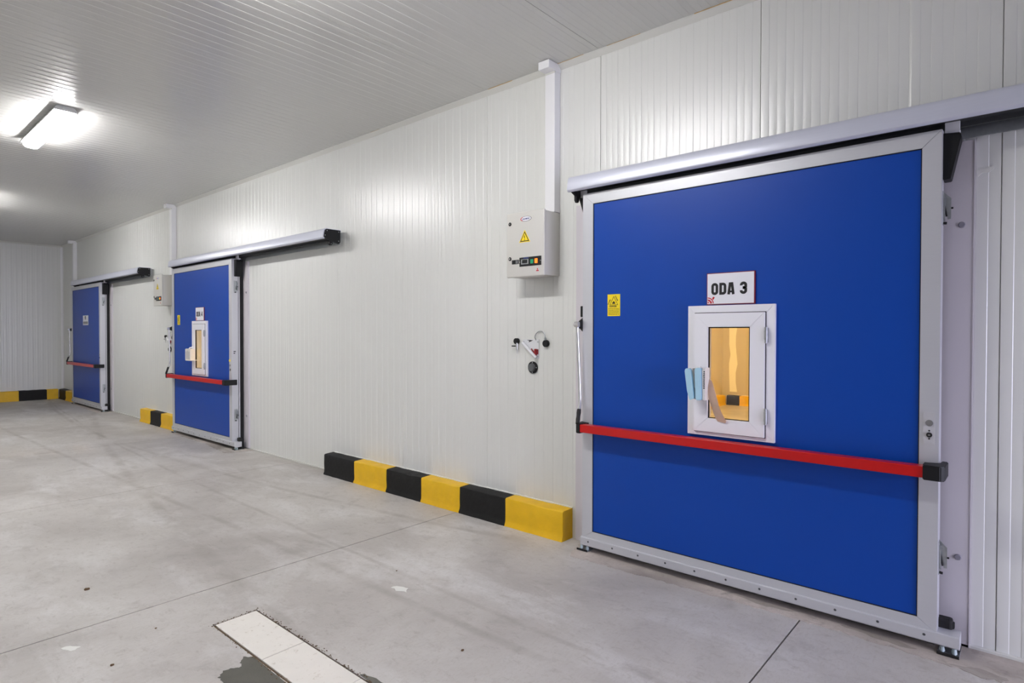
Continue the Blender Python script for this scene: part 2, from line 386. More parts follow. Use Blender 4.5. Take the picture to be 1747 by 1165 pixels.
for q in ((HX-.3, .0, -.1, CH+.2), (3.2, WX+.1, -.1, CH+.2), (.0, 3.2, 2.7, CH+.2)): wf.box(q[0], q[1], YF-.15, YF, q[2], q[3])
wf = wf.build('wall_front', 'wall')
tag(wf, 'white wall behind the camera with an open doorway', 'wall', kind='structure')
# ceiling
ce = MB().box(HX-.3, WX+.1, YF-.3, YB+.3, CH+.0125, CH+.2).build('ceiling', 'wallcore')
tag(ce, 'glossy white ceiling of narrow ribbed panels', 'ceiling', kind='structure')
CW = 1.205; y = 6.17-CW*10
while y < YB:
    if y+CW > YF:
        put('ceiling_panel', panel_mesh('ceiling_panel', CW, 12, lambda u, y=y: [(LX if y+CW > HY+.2 else HX, WX)], lambda u, h, z, y=y: (z, y+u, CH-h), 'ceil', crown=.0006), ce)
    y += CW
# corner trims
t1 = MB().prism([(WX+.001, CH-.040), (WX-.003, CH-.040), (WX-.006, CH-.036), (WX-.034, CH-.007), (WX-.040, CH-.003), (WX-.040, CH+.001), (WX+.001, CH+.001)], 'y', YF, YB).build('trim_1', 'trim')
tag(t1, 'white angle trim where right wall meets the ceiling', 'trim', kind='structure')
fb = MB()
y = -1.5
while y < 6.0:
    l = R.uniform(.05, .45); rr_ = R.uniform(.001, .0028)
    fb.tube([(WX-.041, y, CH-.001), (WX-.042, y+l*.5, CH-.0015), (WX-.041, y+l, CH-.001)], rr_, 6); y += l+R.uniform(.0, .5)*(1 if y < 2.9 else 4)
fb.build('foam_bead', 'foam', t1)
t2 = MB().prism([(WX+.001, YB+.001), (WX-.05, YB+.001), (WX-.05, YB-.004), (WX-.012, YB-.014), (WX-.004, YB-.05), (WX+.001, YB-.05)], 'z', .25, CH).build('trim_2', 'plastic', smooth=True)
tag(t2, 'white vertical angle trim in the far corner', 'trim', kind='structure')
t3 = MB().prism([(YB+.001, CH-.04), (YB-.004, CH-.04), (YB-.036, CH-.004), (YB-.036, CH+.001), (YB+.001, CH+.001)], 'x', LX, WX).build('trim_3', 'trim')
tag(t3, 'white angle trim along the top of the far wall', 'trim', kind='structure')
bs = MB()
for a, b in ((6.32, OPEN[1][0]-.12), (12.8, OPEN[2][0]-.12), (-3.5, OPEN[0][0]-.12)):
    bs.box(WX-.022, WX, a, b, 0, .018, .003, 1)
tag(bs.build('baseboard_right', 'trim'), 'low pale channel along the foot of the right wall', 'baseboard', kind='structure')

# ------------------------------------------------------------------ cold rooms behind the doors
def shell(name, label, *b):
    o = MB().box(*b).build(name, 'cold'); tag(o, label, 'wall', kind='structure'); return o
CX = 14.05; PY = 5.55
far = shell('wall_cold_room_far', 'far wall of the warm-lit cold room seen through the near window', CX, CX+.12, -2.5, PY, -.1, CH)
shell('wall_cold_room_side', 'partition wall between the two cold rooms', WX+.12, CX, PY, PY+.12, -.1, CH)
shell('wall_cold_room_near', 'near side wall of the first cold room', WX+.12, CX, -2.62, -2.5, -.1, CH)
shell('wall_cold_room_end', 'end wall of the second cold room', WX+.12, CX, 18.6, 18.72, -.1, CH)
shell('wall_second_room_far', 'far wall of the second cold room', CX, CX+.12, PY+.12, 18.72, -.1, CH)
o = MB().box(WX+.12, CX+.12, -2.62, 18.72, CH, CH+.12).build('ceiling_cold_room', 'cold'); tag(o, 'white ceiling over the cold rooms', 'ceiling', kind='structure')
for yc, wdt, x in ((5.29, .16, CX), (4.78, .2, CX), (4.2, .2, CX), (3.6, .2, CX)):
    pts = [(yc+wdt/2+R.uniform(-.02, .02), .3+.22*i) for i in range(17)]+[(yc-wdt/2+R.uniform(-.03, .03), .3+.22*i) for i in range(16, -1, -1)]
    MB().prism(pts, 'x', x-.004, x+.001).build('pale_band', 'band', far)  # paler, glossier vertical bands with uneven edges
for cx_, cy_, wh in ((7.5, 2.5, 'middle of the first cold room'), (11.0, 2.5, 'deep end of the first cold room'), (6.8, 8.3, 'second cold room')):
    lm = empty('cold_room_lamp', (cx_, cy_, CH-.1), 'warm tube lamp on the ceiling in the '+wh, 'lamp', 'lamps inside the cold rooms')
    MB((cx_, cy_, CH-.1)).box(cx_-.08, cx_+.08, cy_-.75, cy_+.75, CH-.04, CH, .005).build('lamp_housing', 'housing', lm)
    MB((cx_, cy_, CH-.1)).box(cx_-.07, cx_+.07, cy_-.72, cy_+.72, CH-.1, CH-.04, .02).build('diffuser', 'warm', lm)

# ------------------------------------------------------------------ kerbs
def kerb_block(x0, x1, y0, y1, h, axis='y', face=-1, off=(0, 0, 0), seed=0, flare=.014):
    """painted concrete block; profile in depth/height with a flared foot and uneven edges"""
    rr = random.Random(seed); bm = MB(off)
    prof = [(x1, 0), (x0-flare, 0), (x0-flare*.9, .012), (x0-.002, .035), (x0, .06), (x0, h*.55), (x0+.001, h-.012), (x0+.004, h-.004), (x0+.012, h), (x1, h+.004)]
    ns = max(4, int(abs(y1-y0)/.06)); rings = []
    for i in range(ns+1):
        t = i/ns; y = y0+(y1-y0)*t; ring = []
        for j, (px, pz) in enumerate(prof):
            jx = rr.uniform(-.003, .003) if 0 < j < 9 else 0; jz = rr.uniform(-.0025, .0025) if j > 3 else 0
            X, Y = px+jx, y
            ring.append(bm.bm.verts.new((X, Y, pz+jz) if axis == 'y' else (Y, X, pz+jz)))
        rings.append(ring)
    n = len(prof)
    for a, b in zip(rings, rings[1:]):
        for k in range(n): bm.bm.faces.new((a[k], b[k], b[(k+1) % n], a[(k+1) % n]))
    bm.bm.faces.new(rings[0][::-1]); bm.bm.faces.new(rings[-1])
    bmesh.ops.recalc_face_normals(bm.bm, faces=bm.bm.faces); return bm
def bead(parent, off, x, y0, y1, h, mt='paint', axis='y'):
    b = MB(off); pts = []; rs = []
    n = int(abs(y1-y0)/.035)
    for i in range(n+1):
        y = y0+(y1-y0)*i/n; q = (x, y) if axis == 'y' else (y, x)
        pts.append((q[0], q[1], h+R.uniform(-.002, .004))); rs.append(R.uniform(.005, .011))
    b.tube(pts, rs, 6); b.build('sealant_bead', mt, parent, True)
def kerb(label, x0, x1, ys, cols, h, axis='y', group=None):
    loc = ((x0+x1)/2, (ys[0]+ys[-1])/2, 0) if axis == 'y' else ((ys[0]+ys[-1])/2, (x0+x1)/2, 0)
    k = empty('kerb', loc, label, 'kerb', group)
    for i, (a, b) in enumerate(zip(ys, ys[1:])):
        c = cols[i]
        kerb_block(x0, x1, a, b, h, axis, off=loc, seed=i+int(x0*100)).build('kerb_block', 'kerby' if c == 'y' else 'kerbk', k, True, 'yellow painted block' if c == 'y' else 'black painted block')
    bead(k, loc, x1-.004, ys[0], ys[-1], h+.004, axis=axis)
    return k
kerb('long kerb of six black and yellow blocks between two blue doors', 3.862, WX-.001, [6.30, 5.69, 5.105, 4.545, 4.0, 3.43, 2.815], 'kykyky', .242)
kerb('short kerb of yellow and black blocks left of ODA 4 door', 3.885, WX-.001, [12.68, 12.14, 11.62, 10.99], 'yky', .242)
kerb('short dim kerb beside the farthest blue door', 3.87, WX-.001, [18.56, 17.95, 17.42], 'ky', .242)
kb = kerb('yellow and black kerb along the foot of the far wall', YB-.145, YB-.001, [LX+.02, .2, .8, 1.4, 1.95, 2.5, 3.069, 3.62, 3.852], 'kykykyky', .242, 'x')
kerb('black and yellow kerb at the far cold room wall behind window glass', CX-.15, CX-.001, [5.38, 5.08, 4.5, 3.9, 3.3, 2.7], 'kykyk', .22)
kerb('yellow and black kerb along the cold room partition behind window glass', PY-.15, PY-.001, [12.4, 13.0, 13.6, CX-.17], 'kyy', .22, 'x')

# ------------------------------------------------------------------ sliding doors
OFF = (3.85, 0, 0)
CACHE = {}
def dpart(key, name, mt, parent, fn, smooth=False, label=None):
    """a door part: mesh made once, shared by the three doors (coordinates: world X, distance from leaf's left edge, Z)"""
    if key not in CACHE:
        b = MB(OFF); fn(b); me = b.mesh(name, smooth); me.materials.append(M[mt]); CACHE[key] = me
    return put(name, CACHE[key], parent, label)
OL, OR_ = .092, -DW-.087; OT, OB = DZ1+.083, .105
HY0, HY1, HZ0, HZ1 = -1.290, -.800, 1.03, 1.845     # window hole in the leaf
def quad_hole(b, x0, x1, y0, y1, z0, z1, hole):
    if not hole: b.box(x0, x1, y0, y1, z0, z1); return
    a0, a1, c0, c1 = hole
    b.box(x0, x1, y0, a0, z0, z1); b.box(x0, x1, a1, y1, z0, z1); b.box(x0, x1, a0, a1, z0, c0); b.box(x0, x1, a0, a1, c1, z1)
def ring(b, x0, x1, y0, y1, z0, z1, w, bev=0, mitre=.0002):
    """four mitred bars"""
    for P in ([(y0, z0), (y0, z1), (y0+w, z1-w), (y0+w, z0+w)], [(y1, z0), (y1-w, z0+w), (y1-w, z1-w), (y1, z1)],
              [(y0, z1), (y1, z1), (y1-w, z1-w), (y0+w, z1-w)], [(y0, z0), (y0+w, z0+w), (y1-w, z0+w), (y1, z0)]):
        c = (sum(p[0] for p in P)/4, sum(p[1] for p in P)/4)
        b.prism([(p[0]-math.copysign(mitre, p[0]-c[0]), p[1]-math.copysign(mitre, p[1]-c[1])) for p in P], 'x', x0, x1, bev)
def make_door(idx, yl, label, window, number):
    d = empty('door_%d' % idx, (OFF[0], yl, 0), label, 'door', kind='structure')
    hole = (HY0, HY1, HZ0, HZ1) if window else None
    wk = 'w' if window else 'n'
    dpart('leaf'+wk, 'door_leaf', 'blue', d, lambda b: quad_hole(b, 3.808, 3.888, -DW+.002, -.002, DZ0+.002, DZ1-.002, hole))
    def gas(b): ring(b, 3.8035, 3.812, -DW-.001, .001, DZ0-.001, DZ1+.001, .0055)
    dpart('gasket', 'leaf_gasket', 'rubber', d, gas)
    # frame: two stiles, two rails, mitred
    P = dict(stileL=[(0, DZ0), (0, DZ1), (OL, OT), (OL, OB)], stileR=[(-DW, DZ0), (OR_, OB), (OR_, OT), (-DW, DZ1)],
             railT=[(0, DZ1), (-DW, DZ1), (OR_, OT), (OL, OT)], railB=[(0, DZ0), (OL, OB), (OR_, OB), (-DW, DZ0)])
    for k, p in P.items():
        c = (sum(q[0] for q in p)/4, sum(q[1] for q in p)/4)
        pp = [(q[0]-math.copysign(.0003, q[0]-c[0]), q[1]-math.copysign(.0003, q[1]-c[1])) for q in p]
        dpart(k, 'frame_stile' if 'stile' in k else 'frame_rail', 'alu', d, lambda b, pp=pp: b.prism(pp, 'x', 3.80, 3.894, .0015))
    dpart('seal', 'edge_seal', 'rubber', d, lambda b: (ring(b, 3.894, 3.972, OR_+.014, OL-.014, OB+.01, OT-.004, .05), b.box(3.90, 3.985, OR_+.02, OL-.02, .003, OB+.03)))  # lower box added to block cold-room light leaking under the door
    dpart('sealalu', 'seal_strip', 'alu', d, lambda b: ring(b, 3.903, 3.920, OR_+.006, OL-.006, OB+.012, OT-.006, .03))
    # bottom rail
    br = dpart('brail', 'bottom_rail', 'alu', d, lambda b: b.prism([(3.787, .058), (3.787, .112), (3.792, .116), (3.894, .116), (3.894, .045), (3.815, .042)], 'y', .1, -2.238, .0015))
    for i in range(11):
        yy = .027-.2115*i
        dpart('screw%d' % i, 'screw', 'darkalu', br, lambda b, yy=yy: (b.cyl((3.7875, yy, .089), (3.784, yy, .089), .0075, 12, .005)))
    dpart('foot', 'rubber_foot', 'rubber', d, lambda b: (b.box(3.87, 3.93, OR_-.06, OR_+.01, .1, .165, .012), b.box(3.885, 3.915, OR_-.068, OR_-.05, .115, .15, .006)))
    # hangers
    dpart('hangR', 'hanger_bracket', 'plastic', d, lambda b: (b.box(3.86, 3.875, OR_-.068, OR_-.004, 2.727, 2.80, .002), b.box(3.86, 3.905, OR_-.068, OR_-.004, 2.722, 2.737, .002)))
    dpart('hangL', 'hanger_bracket', 'plastic', d, lambda b: (b.box(3.86, 3.875, OL+.01, OL+.078, 2.745, 2.80, .002), b.box(3.86, 3.905, OL+.01, OL+.078, 2.727, 2.745, .002)))
    dpart('covR', 'hanger_cover', 'black', d, lambda b: b.prism([(OR_+.002, 2.722), (OR_-.072, 2.712), (OR_-.074, 2.69), (OR_-.032, 2.482), (OR_+.002, 2.480)], 'x', 3.838, 3.935, .003))
    dpart('covL', 'hanger_cover', 'black', d, lambda b: b.prism([(OL-.002, 2.722), (OL+.076, 2.722), (OL+.012, 2.53), (OL-.002, 2.52)], 'x', 3.855, 3.935, .003))
    # clamps on the closing edge
    for q, zc in (('a', 2.335), ('b', .495)):
        cl = dpart('clamp'+q, 'edge_clamp', 'galv', d, lambda b, zc=zc: (b.box(3.833, 3.878, OR_-.003, OR_+.002, zc-.09, zc+.085, .001, 1),
            b.prism([(3.838, zc+.07), (3.838, zc-.055), (3.872, zc-.07), (3.872, zc+.055)], 'y', OR_-.010, OR_-.004, .001),
            b.prism([(OR_-.002, zc+.085), (OR_-.034, zc+.05), (OR_-.034, zc-.058), (OR_-.02, zc-.06), (OR_-.006, zc+.02)], 'x', 3.868, 3.874)))
        dpart('clamppin'+q, 'clamp_pin', 'rubber', cl, lambda b, zc=zc: (b.cyl((3.85, OR_-.003, zc-.08), (3.85, OR_-.018, zc-.082), .007, 10), b.cyl((3.866, OR_-.004, zc+.03), (3.858, OR_-.016, zc-.045), .004, 8), b.cyl((3.87, OR_-.034, zc-.002), (3.87, OR_-.043, zc-.002), .005, 8)))
    # push bar
    bar = dpart('bar', 'push_bar', 'red', d, lambda b: b.box(3.692, 3.762, .05, -2.115, .934, .992, .004))
    dpart('brR', 'bar_bracket', 'black', d, lambda b: (b.prism([(3.684, -2.085), (3.684, -2.16), (3.70, -2.178), (3.86, -2.178), (3.865, -2.15), (3.80, -2.144), (3.775, -2.085)], 'z', .926, 1.002, .004),
        b.box(3.74, 3.80, -2.13, -2.08, .93, .998, .003)), label='black end bracket of the push bar')
    dpart('brL', 'bar_bracket', 'black', d, lambda b: (b.prism([(3.686, .04), (3.686, .068), (3.70, .08), (3.862, .108), (3.862, .093), (3.80, .088), (3.775, .03)], 'z', .926, 1.0, .004),
        b.box(3.74, 3.80, .03, .07, .93, .996, .003)), label='black end bracket of the push bar')
    # lock plate on the closing stile
    lp = dpart('lockp', 'lock_plate', 'plateg', d, lambda b: (b.prism([(-2.072, 1.087), (-2.072, 1.262), (-2.127, 1.262), (-2.127, 1.087)], 'x', 3.7965, 3.8, .0008),
        *[b.cyl((3.797, yy, zz), (3.7945, yy, zz), .0045, 8) for yy in (-2.080, -2.119) for zz in (1.099, 1.25)]))
    dpart('lockc', 'lock_cylinder', 'chrome', lp, lambda b: b.cyl((3.797, -2.1, 1.207), (3.789, -2.1, 1.207), .0165, 20, bev=.002), True)
    dpart('lockk', 'key_hole', 'rubber', lp, lambda b: (b.cyl((3.797, -2.1, 1.144), (3.792, -2.1, 1.144), .0135, 18), b.cyl((3.797, -2.1, 1.166), (3.795, -2.1, 1.166), .0045, 8), b.cyl((3.797, -2.1, 1.124), (3.795, -2.1, 1.124), .0045, 8)))
    dpart('lockd', 'key_slot', 'chrome', lp, lambda b: b.cyl((3.793, -2.1, 1.144), (3.7905, -2.1, 1.144), .005, 12))
    # lever on the opening edge
    lv = dpart('lever', 'lever', 'steel', d, lambda b: (b.tube([(3.760, .113, 1.735), (3.760, .108, 1.62), (3.761, .096, 1.40), (3.761, .086, 1.185), (3.755, .083, 1.150), (3.742, .078, 1.115), (3.731, .075, 1.085)], .0125, 14),
        b.cyl((3.755, .132, 1.742), (3.755, .092, 1.742), .022, 20, bev=.004), b.cyl((3.755, .138, 1.742), (3.755, .132, 1.742), .012, 14)), True, 'polished steel release lever')
    dpart('grip', 'lever_grip', 'rubber', lv, lambda b: b.tube([(3.734, .076, 1.10), (3.724, .072, 1.075), (3.714, .069, 1.048), (3.705, .066, 1.025), (3.696, .063, 1.005), (3.690, .061, .997)], [.015, .0165, .0145, .0165, .0145, .014], 14), True)
    dpart('levm', 'lever_mount', 'black', d, lambda b: (b.prism([(3.765, 1.76), (3.765, 1.725), (3.87, 1.665), (3.87, 1.815)], 'y', OL-.002, OL+.022, .002), b.cyl((3.757, OL+.022, 1.742), (3.80, OL+.022, 1.742), .022, 16)))
    dpart('stopb', 'stop_block', 'black', d, lambda b: b.box(3.835, 3.885, OL-.002, OL+.045, 1.80, 1.885, .004))
    if window:
        wf_ = dpart('wframe', 'window_frame', 'pvc', d, lambda b: ring(b, 3.786, 3.90, -1.324, -.766, 1.006, 1.857, .062, .001), label='white plastic viewing window')
        sash = dpart('sash', 'window_sash', 'pvc', wf_, lambda b: (ring(b, 3.769, 3.786, -1.268, -.818, 1.033, 1.807, .09, .0012), ring(b, 3.786, 3.84, -1.262, -.824, 1.039, 1.801, .08)))
        dpart('wgas', 'glazing_gasket', 'rubber', wf_, lambda b: (ring(b, 3.784, 3.80, -1.181, -.899, 1.115, 1.722, .0125),))
        dpart('shadow', 'sash_gap_shade', 'rubber', wf_, lambda b: ring(b, 3.783, 3.787, -1.2725, -.8135, 1.0285, 1.8115, .02))  # black ring stands in for the shade in the gap round the sash
        dpart('pane', 'pane', 'glass', wf_, lambda b: b.box(3.794, 3.798, -1.18, -.90, 1.117, 1.72))
        dpart('rev', 'window_reveal', 'pvc', wf_, lambda b: ring(b, 3.80, 3.905, HY0-.001, HY1+.001, HZ0-.001, HZ1+.001, .05))
        for q, zc in (('a', 1.665), ('b', 1.165)):
            dpart('hinge'+q, 'hinge', 'silver', wf_, lambda b, zc=zc: (b.cyl((3.768, -1.277, zc-.05), (3.768, -1.277, zc+.05), .0085, 14, bev=.002), b.cyl((3.766, -1.277, zc-.028), (3.766, -1.277, zc+.028), .0105, 14), b.box(3.772, 3.786, -1.287, -1.262, zc-.045, zc+.045, .002)), True)
        dpart('whand', 'window_handle', 'plastic', wf_, lambda b: (b.box(3.75, 3.77, -.868, -.838, 1.37, 1.46, .006), b.tube([(3.755, -.853, 1.44), (3.722, -.853, 1.44), (3.714, -.853, 1.43), (3.714, -.853, 1.32)], .010, 10)), True)
        # room sign
        s0, s1, zz0, zz1 = -.889, -1.199, 1.862, 2.068
        sg = dpart('sign', 'room_sign', 'darkred', d, lambda b: b.box(3.797, 3.808, s0, s1, zz0, zz1), label='white room sign reading ODA %s' % number)
        dpart('signf', 'sign_face', 'white', sg, lambda b: b.box(3.7955, 3.7975, s0-.005, s1+.006, zz0+.005, zz1-.005))
        def letters(b):
            x = 3.795
            for ch, du in (('O', .032), ('D', .085), ('A', .138), (number, .217)): b.glyph(ch, .045, .077, .0165, x, s0-du, zz0+.063)
        dpart('signt'+number, 'sign_lettering', 'ink', sg, letters)
        def emblem(b):
            x = 3.795; cy, cz = s0-.008, zz0+.008
            def arc(r0, r1, a0, a1):
                n = 14; A = [(cy-r0*math.cos(a0+(a1-a0)*i/n), cz+r0*math.sin(a0+(a1-a0)*i/n)) for i in range(n+1)]
                B = [(cy-r1*math.cos(a0+(a1-a0)*i/n), cz+r1*math.sin(a0+(a1-a0)*i/n)) for i in range(n+1)]
                b.prism(A+B[::-1], 'x', x-.0006, x+.0006)
            h = math.pi/2
            arc(.034, .040, .02, h); arc(.016, .028, .02, .5); arc(.020, .027, .5, h); arc(.004, .011, .3, h)
            b.box(x-.0006, x+.0006, cy-.031, cy-.041, cz+.026, cz+.036); b.cyl((x+.0006, cy-.039, cz+.037), (x-.0006, cy-.039, cz+.037), .0065, 10)
            b.cyl((x+.0006, cy-.010, cz+.018), (x-.0006, cy-.010, cz+.018), .006, 10)
        dpart('signe', 'sign_emblem', 'redink', sg, emblem)
        # danger sticker
        y0, y1, z0, z1 = -.126, -.232, 1.802, 1.962
        st = dpart('stick', 'danger_sticker', 'yellow', d, lambda b: b.box(3.8068, 3.809, y0, y1, z0, z1), label='yellow danger sticker')
        def ink(b):
            x = 3.8064; yc = (y0+y1)/2
            A, B_, C = (yc, z1-.016), (yc+.034, z1-.078), (yc-.034, z1-.078)
            for p, q in ((A, B_), (B_, C), (C, A)): b.tube([(x, p[0], p[1]), (x, q[0], q[1])], .0016, 4)
            b.text('DANGER', .0155, x, yc+.037, z1-.094, .98, .0005, .0008)
            b.text('DANGER', .0105, x, yc+.046, z1-.076, 1, .0004, .0008, rot=math.radians(61)); b.text('DANGER', .0105, x, yc-.010, z1-.014, 1, .0004, .0008, rot=math.radians(-61))
            for i in range(5):
                z = z1-.106-.0105*i; yy = y0-.008
                while yy > y1+.012:
                    l = R.uniform(.006, .018); b.box(x-.0004, x+.0004, yy, max(yy-l, y1+.008), z-.0015, z+.0015); yy -= l+.003
            b.box(x-.0004, x+.0004, yc+.012, yc-.012, z1-.07, z1-.06); b.box(x-.0004, x+.0004, yc+.006, yc-.006, z1-.06, z1-.052)
        dpart('sticki', 'sticker_print', 'ink', st, ink)
    return d
d1 = make_door(1, DOORS[0], 'nearest blue sliding door with ODA 3 sign and red push bar', True, '3')
d2 = make_door(2, DOORS[1], 'blue sliding door with ODA 4 sign and red push bar', True, '4')
d3 = make_door(3, DOORS[2], 'farthest blue sliding door with paper notices and no window', False, '')
# notices on the farthest door, dot on the second
nt_ = MB(OFF).box(3.8066, 3.809, -.83, -1.24, 1.84, 2.055).build('paper_notice', 'white', d3, label='white paper notices')
MB(OFF).glyph('5', .09, .075, .018, 3.806, -.98, 1.965).build('notice_print', 'ink', nt_)
b = MB(OFF)
for i in range(3): b.box(3.8058, 3.8066, -.86, -1.21, 1.905-.02*i, 1.917-.02*i)
b.build('notice_print', 'ink', nt_)
MB(OFF).cyl((3.80, -2.075, 1.275), (3.7965, -2.075, 1.275), .02, 16).build('yellow_dot', 'yellow', d2, label='small round yellow sticker')
b = MB(OFF)
for z, l in ((1.40, .03), (1.375, .022)): b.box(3.825, 3.825+l, OR_-.003, OR_-.0005, z, z+.012)
b.build('edge_mark', 'ink', d2, label='small black marks on the door edge')

# ------------------------------------------------------------------ casings and tracks
CACHE2 = {}
def casing(n, yl, label):
    c = empty('trim_%d' % (3+n), (OFF[0], yl, 0), label, 'trim', kind='structure')
    y0, y1 = OR_-.125, OL+.185
    def go(key, name, mt, fn):
        if key not in CACHE2:
            b = MB(OFF); fn(b); me = b.mesh(name); me.materials.append(M[mt]); CACHE2[key] = me
        return put(name, CACHE2[key], c)
    go('cR', 'casing_board', 'alucas', lambda b: (b.box(3.978, 4.13, y0, OR_+.10, .0, 2.70, .002), b.box(3.975, 3.982, y0-.001, y0+.004, 0, 2.70)))
    go('cL', 'casing_board', 'alucas', lambda b: b.box(3.978, 4.13, OL-.10, y1, .0, 2.70, .002))
    go('cT', 'casing_board', 'alucas', lambda b: b.box(3.978, 4.13, OR_+.10, OL-.10, 2.54, 2.70, .002))
    for i, z in enumerate((.476, 1.36, 2.256)):
        if i == 1: continue
        go('cap%d' % i, 'screw_cap', 'capg', lambda b: b.cyl((3.978, OR_-.072, z), (3.972, OR_-.072, z), .0165, 20, .013))
    return c
M['alucas'] = mat('grey lilac casing', (212, 207, 212), .42, noise=.02, nscale=4)
M['capg'] = mat('grey screw cap', (140, 138, 148), .5)
casing(1, DOORS[0], 'grey metal casing around the nearest blue door')
casing(2, DOORS[1], 'grey metal casing around the ODA 4 door')
casing(3, DOORS[2], 'grey metal casing around the farthest blue door')
def track(y1, y0, label):
    off = (3.9, y1, 2.8); t = empty('door_track', off, label, 'door track', 'sliding door tracks')
    C = [(3.958, 2.872), (3.768, 2.872), (3.750, 2.868), (3.738, 2.858), (3.733, 2.845), (3.722, 2.778), (3.723, 2.766), (3.732, 2.756), (3.742, 2.752), (3.746, 2.758), (3.737, 2.770), (3.738, 2.780), (3.746, 2.842), (3.765, 2.858), (3.958, 2.858)]
    MB(off).prism(C, 'y', y1, y0).build('track_cover', 'alucov', t, True)
    MB(off).prism([(3.80, 2.80), (3.80, 2.768), (3.81, 2.768), (3.81, 2.778), (3.89, 2.778), (3.89, 2.752), (3.90, 2.752), (3.90, 2.80)], 'y', y1-.02, y0+.02).build('track_bar', 'darkalu', t)
    MB(off).box(3.948, 3.958, y1-.02, y0+.02, 2.705, 2.854).build('back_plate', 'galv', t)
    MB(off).box(3.903, 3.948, y1-.02, y0+.02, 2.77, 2.852).build('track_core', 'rubber', t)
    for ye, s in ((y1, 1), (y0, -1)):
        P = [(3.765, 2.864), (3.748, 2.852), (3.738, 2.815), (3.732, 2.772), (3.76, 2.752), (3.80, 2.735), (3.80, 2.70), (3.812, 2.684), (3.832, 2.684), (3.842, 2.70), (3.845, 2.73), (3.93, 2.71), (3.945, 2.73), (3.945, 2.866)]
        ec = MB(off).prism(P, 'y', ye+(.012*s if s < 0 else -.012), ye-.02*s-(.012*s if s > 0 else 0), .002).build('end_cap', 'black', t)
        for xx, zz in ((3.77, 2.845), (3.92, 2.845), (3.92, 2.74), (3.822, 2.70), (3.745, 2.79)): MB(off).cyl((xx, ye+(.012*s if s < 0 else -.012), zz), (xx, ye+(.012*s if s < 0 else -.012)+.003*s, zz), .005, 10).build('bolt', 'galv', ec)
    k = max(2, int((y1-y0)/1.1))
    for i in range(k+1):
        yy = y1-.12-(y1-y0-.24)*i/k
        MB(off).prism([(3.958, 2.75), (3.958, 2.86), (4.0, 2.875), (4.0, 2.73)], 'y', yy-.03, yy+.03).build('wall_bracket', 'galv', t)
    return t
track(2.681, -2.1, 'long silver track with dark underside above the nearest blue door')
track(10.775, 6.09, 'silver track with black end cap above ODA 4 door')
track(16.76, 12.29, 'shorter silver track above the farthest blue door')
# floor guides with rollers
def guide(yl, side, label):
    y = yl+(OL-.005 if side == 'l' else OR_-.05); loc = (3.86, y, 0)
    t = empty('floor_guide', loc, label, 'door guide', 'floor guides of the sliding doors')
    MB(loc).box(3.795, 3.93, y-.045, y+.05, .0, .008, .002).build('guide_base', 'galv', t)
    MB(loc).box(3.795, 3.80, y-.045, y+.05, .0, .018, .001).build('guide_rim', 'rubber', t)
    MB(loc).box(3.885, 3.93, y-.045, y+.05, .008, .036, .004).build('guide_rim', 'rubber', t)
    for dy in (-.022, .03): MB(loc).cyl((3.835, y+dy, .008), (3.835, y+dy, .04), .014, 14, .009, .004).build('roller', 'roller', t, True)
    return t
for i, (yl, nm) in enumerate(zip(DOORS, ('the nearest blue door', 'the ODA 4 door', 'the farthest blue door'))):
    guide(yl, 'l', 'black floor guide under the left end of '+nm); guide(yl, 'r', 'black floor guide with pale rollers under the right end of '+nm)

# ------------------------------------------------------------------ window packaging
loc = (3.715, DOORS[0]-.85, 1.33); oy = DOORS[0]
pk = empty('handle_packaging', loc, 'blue foam and white card wrapped around the nearest window handle', 'packaging')
def strip(poly, x0, x1, nm, mt, lab=None, bev=.003): return MB(loc).prism([(oy+a-.058, z) for a, z in poly], 'x', x0, x1, bev).build(nm, mt, pk, label=lab)
strip([(-.735, 1.432), (-.742, 1.447), (-.772, 1.447), (-.779, 1.43), (-.801, 1.255), (-.770, 1.243), (-.752, 1.30)], 3.675, 3.70, 'foam_strip', 'foamblue', 'pale blue foam strip')
strip([(-.803, 1.44), (-.81, 1.452), (-.84, 1.452), (-.845, 1.44), (-.848, 1.255), (-.842, 1.245), (-.816, 1.245), (-.81, 1.255)], 3.675, 3.71, 'foam_strip', 'foamblue', 'pale blue foam strip')
strip([(-.775, 1.445), (-.780, 1.45), (-.80, 1.25), (-.79, 1.243)], 3.70, 3.765, 'card_flap', 'card')
strip([(-.846, 1.44), (-.85, 1.445), (-.868, 1.455), (-.868, 1.245), (-.85, 1.243)], 3.69, 3.765, 'card_flap', 'card')
strip([(-.788, 1.43), (-.806, 1.43), (-.815, 1.26), (-.80, 1.26)], 3.715, 3.735, 'grey_insert', 'black')
strip([(-.789, 1.398), (-.806, 1.398), (-.808, 1.335), (-.793, 1.335)], 3.708, 3.715, 'yellow_label', 'yellow')
b = MB(loc)
for i, ch in enumerate(range(9)): b.box(3.6885, 3.69, oy-.914-R.uniform(0, .003), oy-.924, 1.425-.013*i, 1.433-.013*i)
b.build('card_print', 'ink', pk)
def ribbon(L, pts, wv, th, nm, mt, parent=None):
    """strip of tape along pts with half-width vectors"""
    bm = MB(L); rows = []; t = Vector((th, 0, 0)); V = bm.bm.verts.new; F = bm.bm.faces.new
    for p, wv_ in zip(pts, wv):
        p = Vector(p); wv_ = Vector(wv_); rows.append([V(p-wv_), V(p+wv_), V(p+wv_+t), V(p-wv_+t)])
    for a, b_ in zip(rows, rows[1:]):
        for k in range(4): F((a[k], a[(k+1) % 4], b_[(k+1) % 4], b_[k]))
    F(rows[0][::-1]); F(rows[-1]); bmesh.ops.recalc_face_normals(bm.bm, faces=bm.bm.faces)
    return bm.build(nm, mt, parent, True)
tl = (3.74, oy-.92, 1.29)
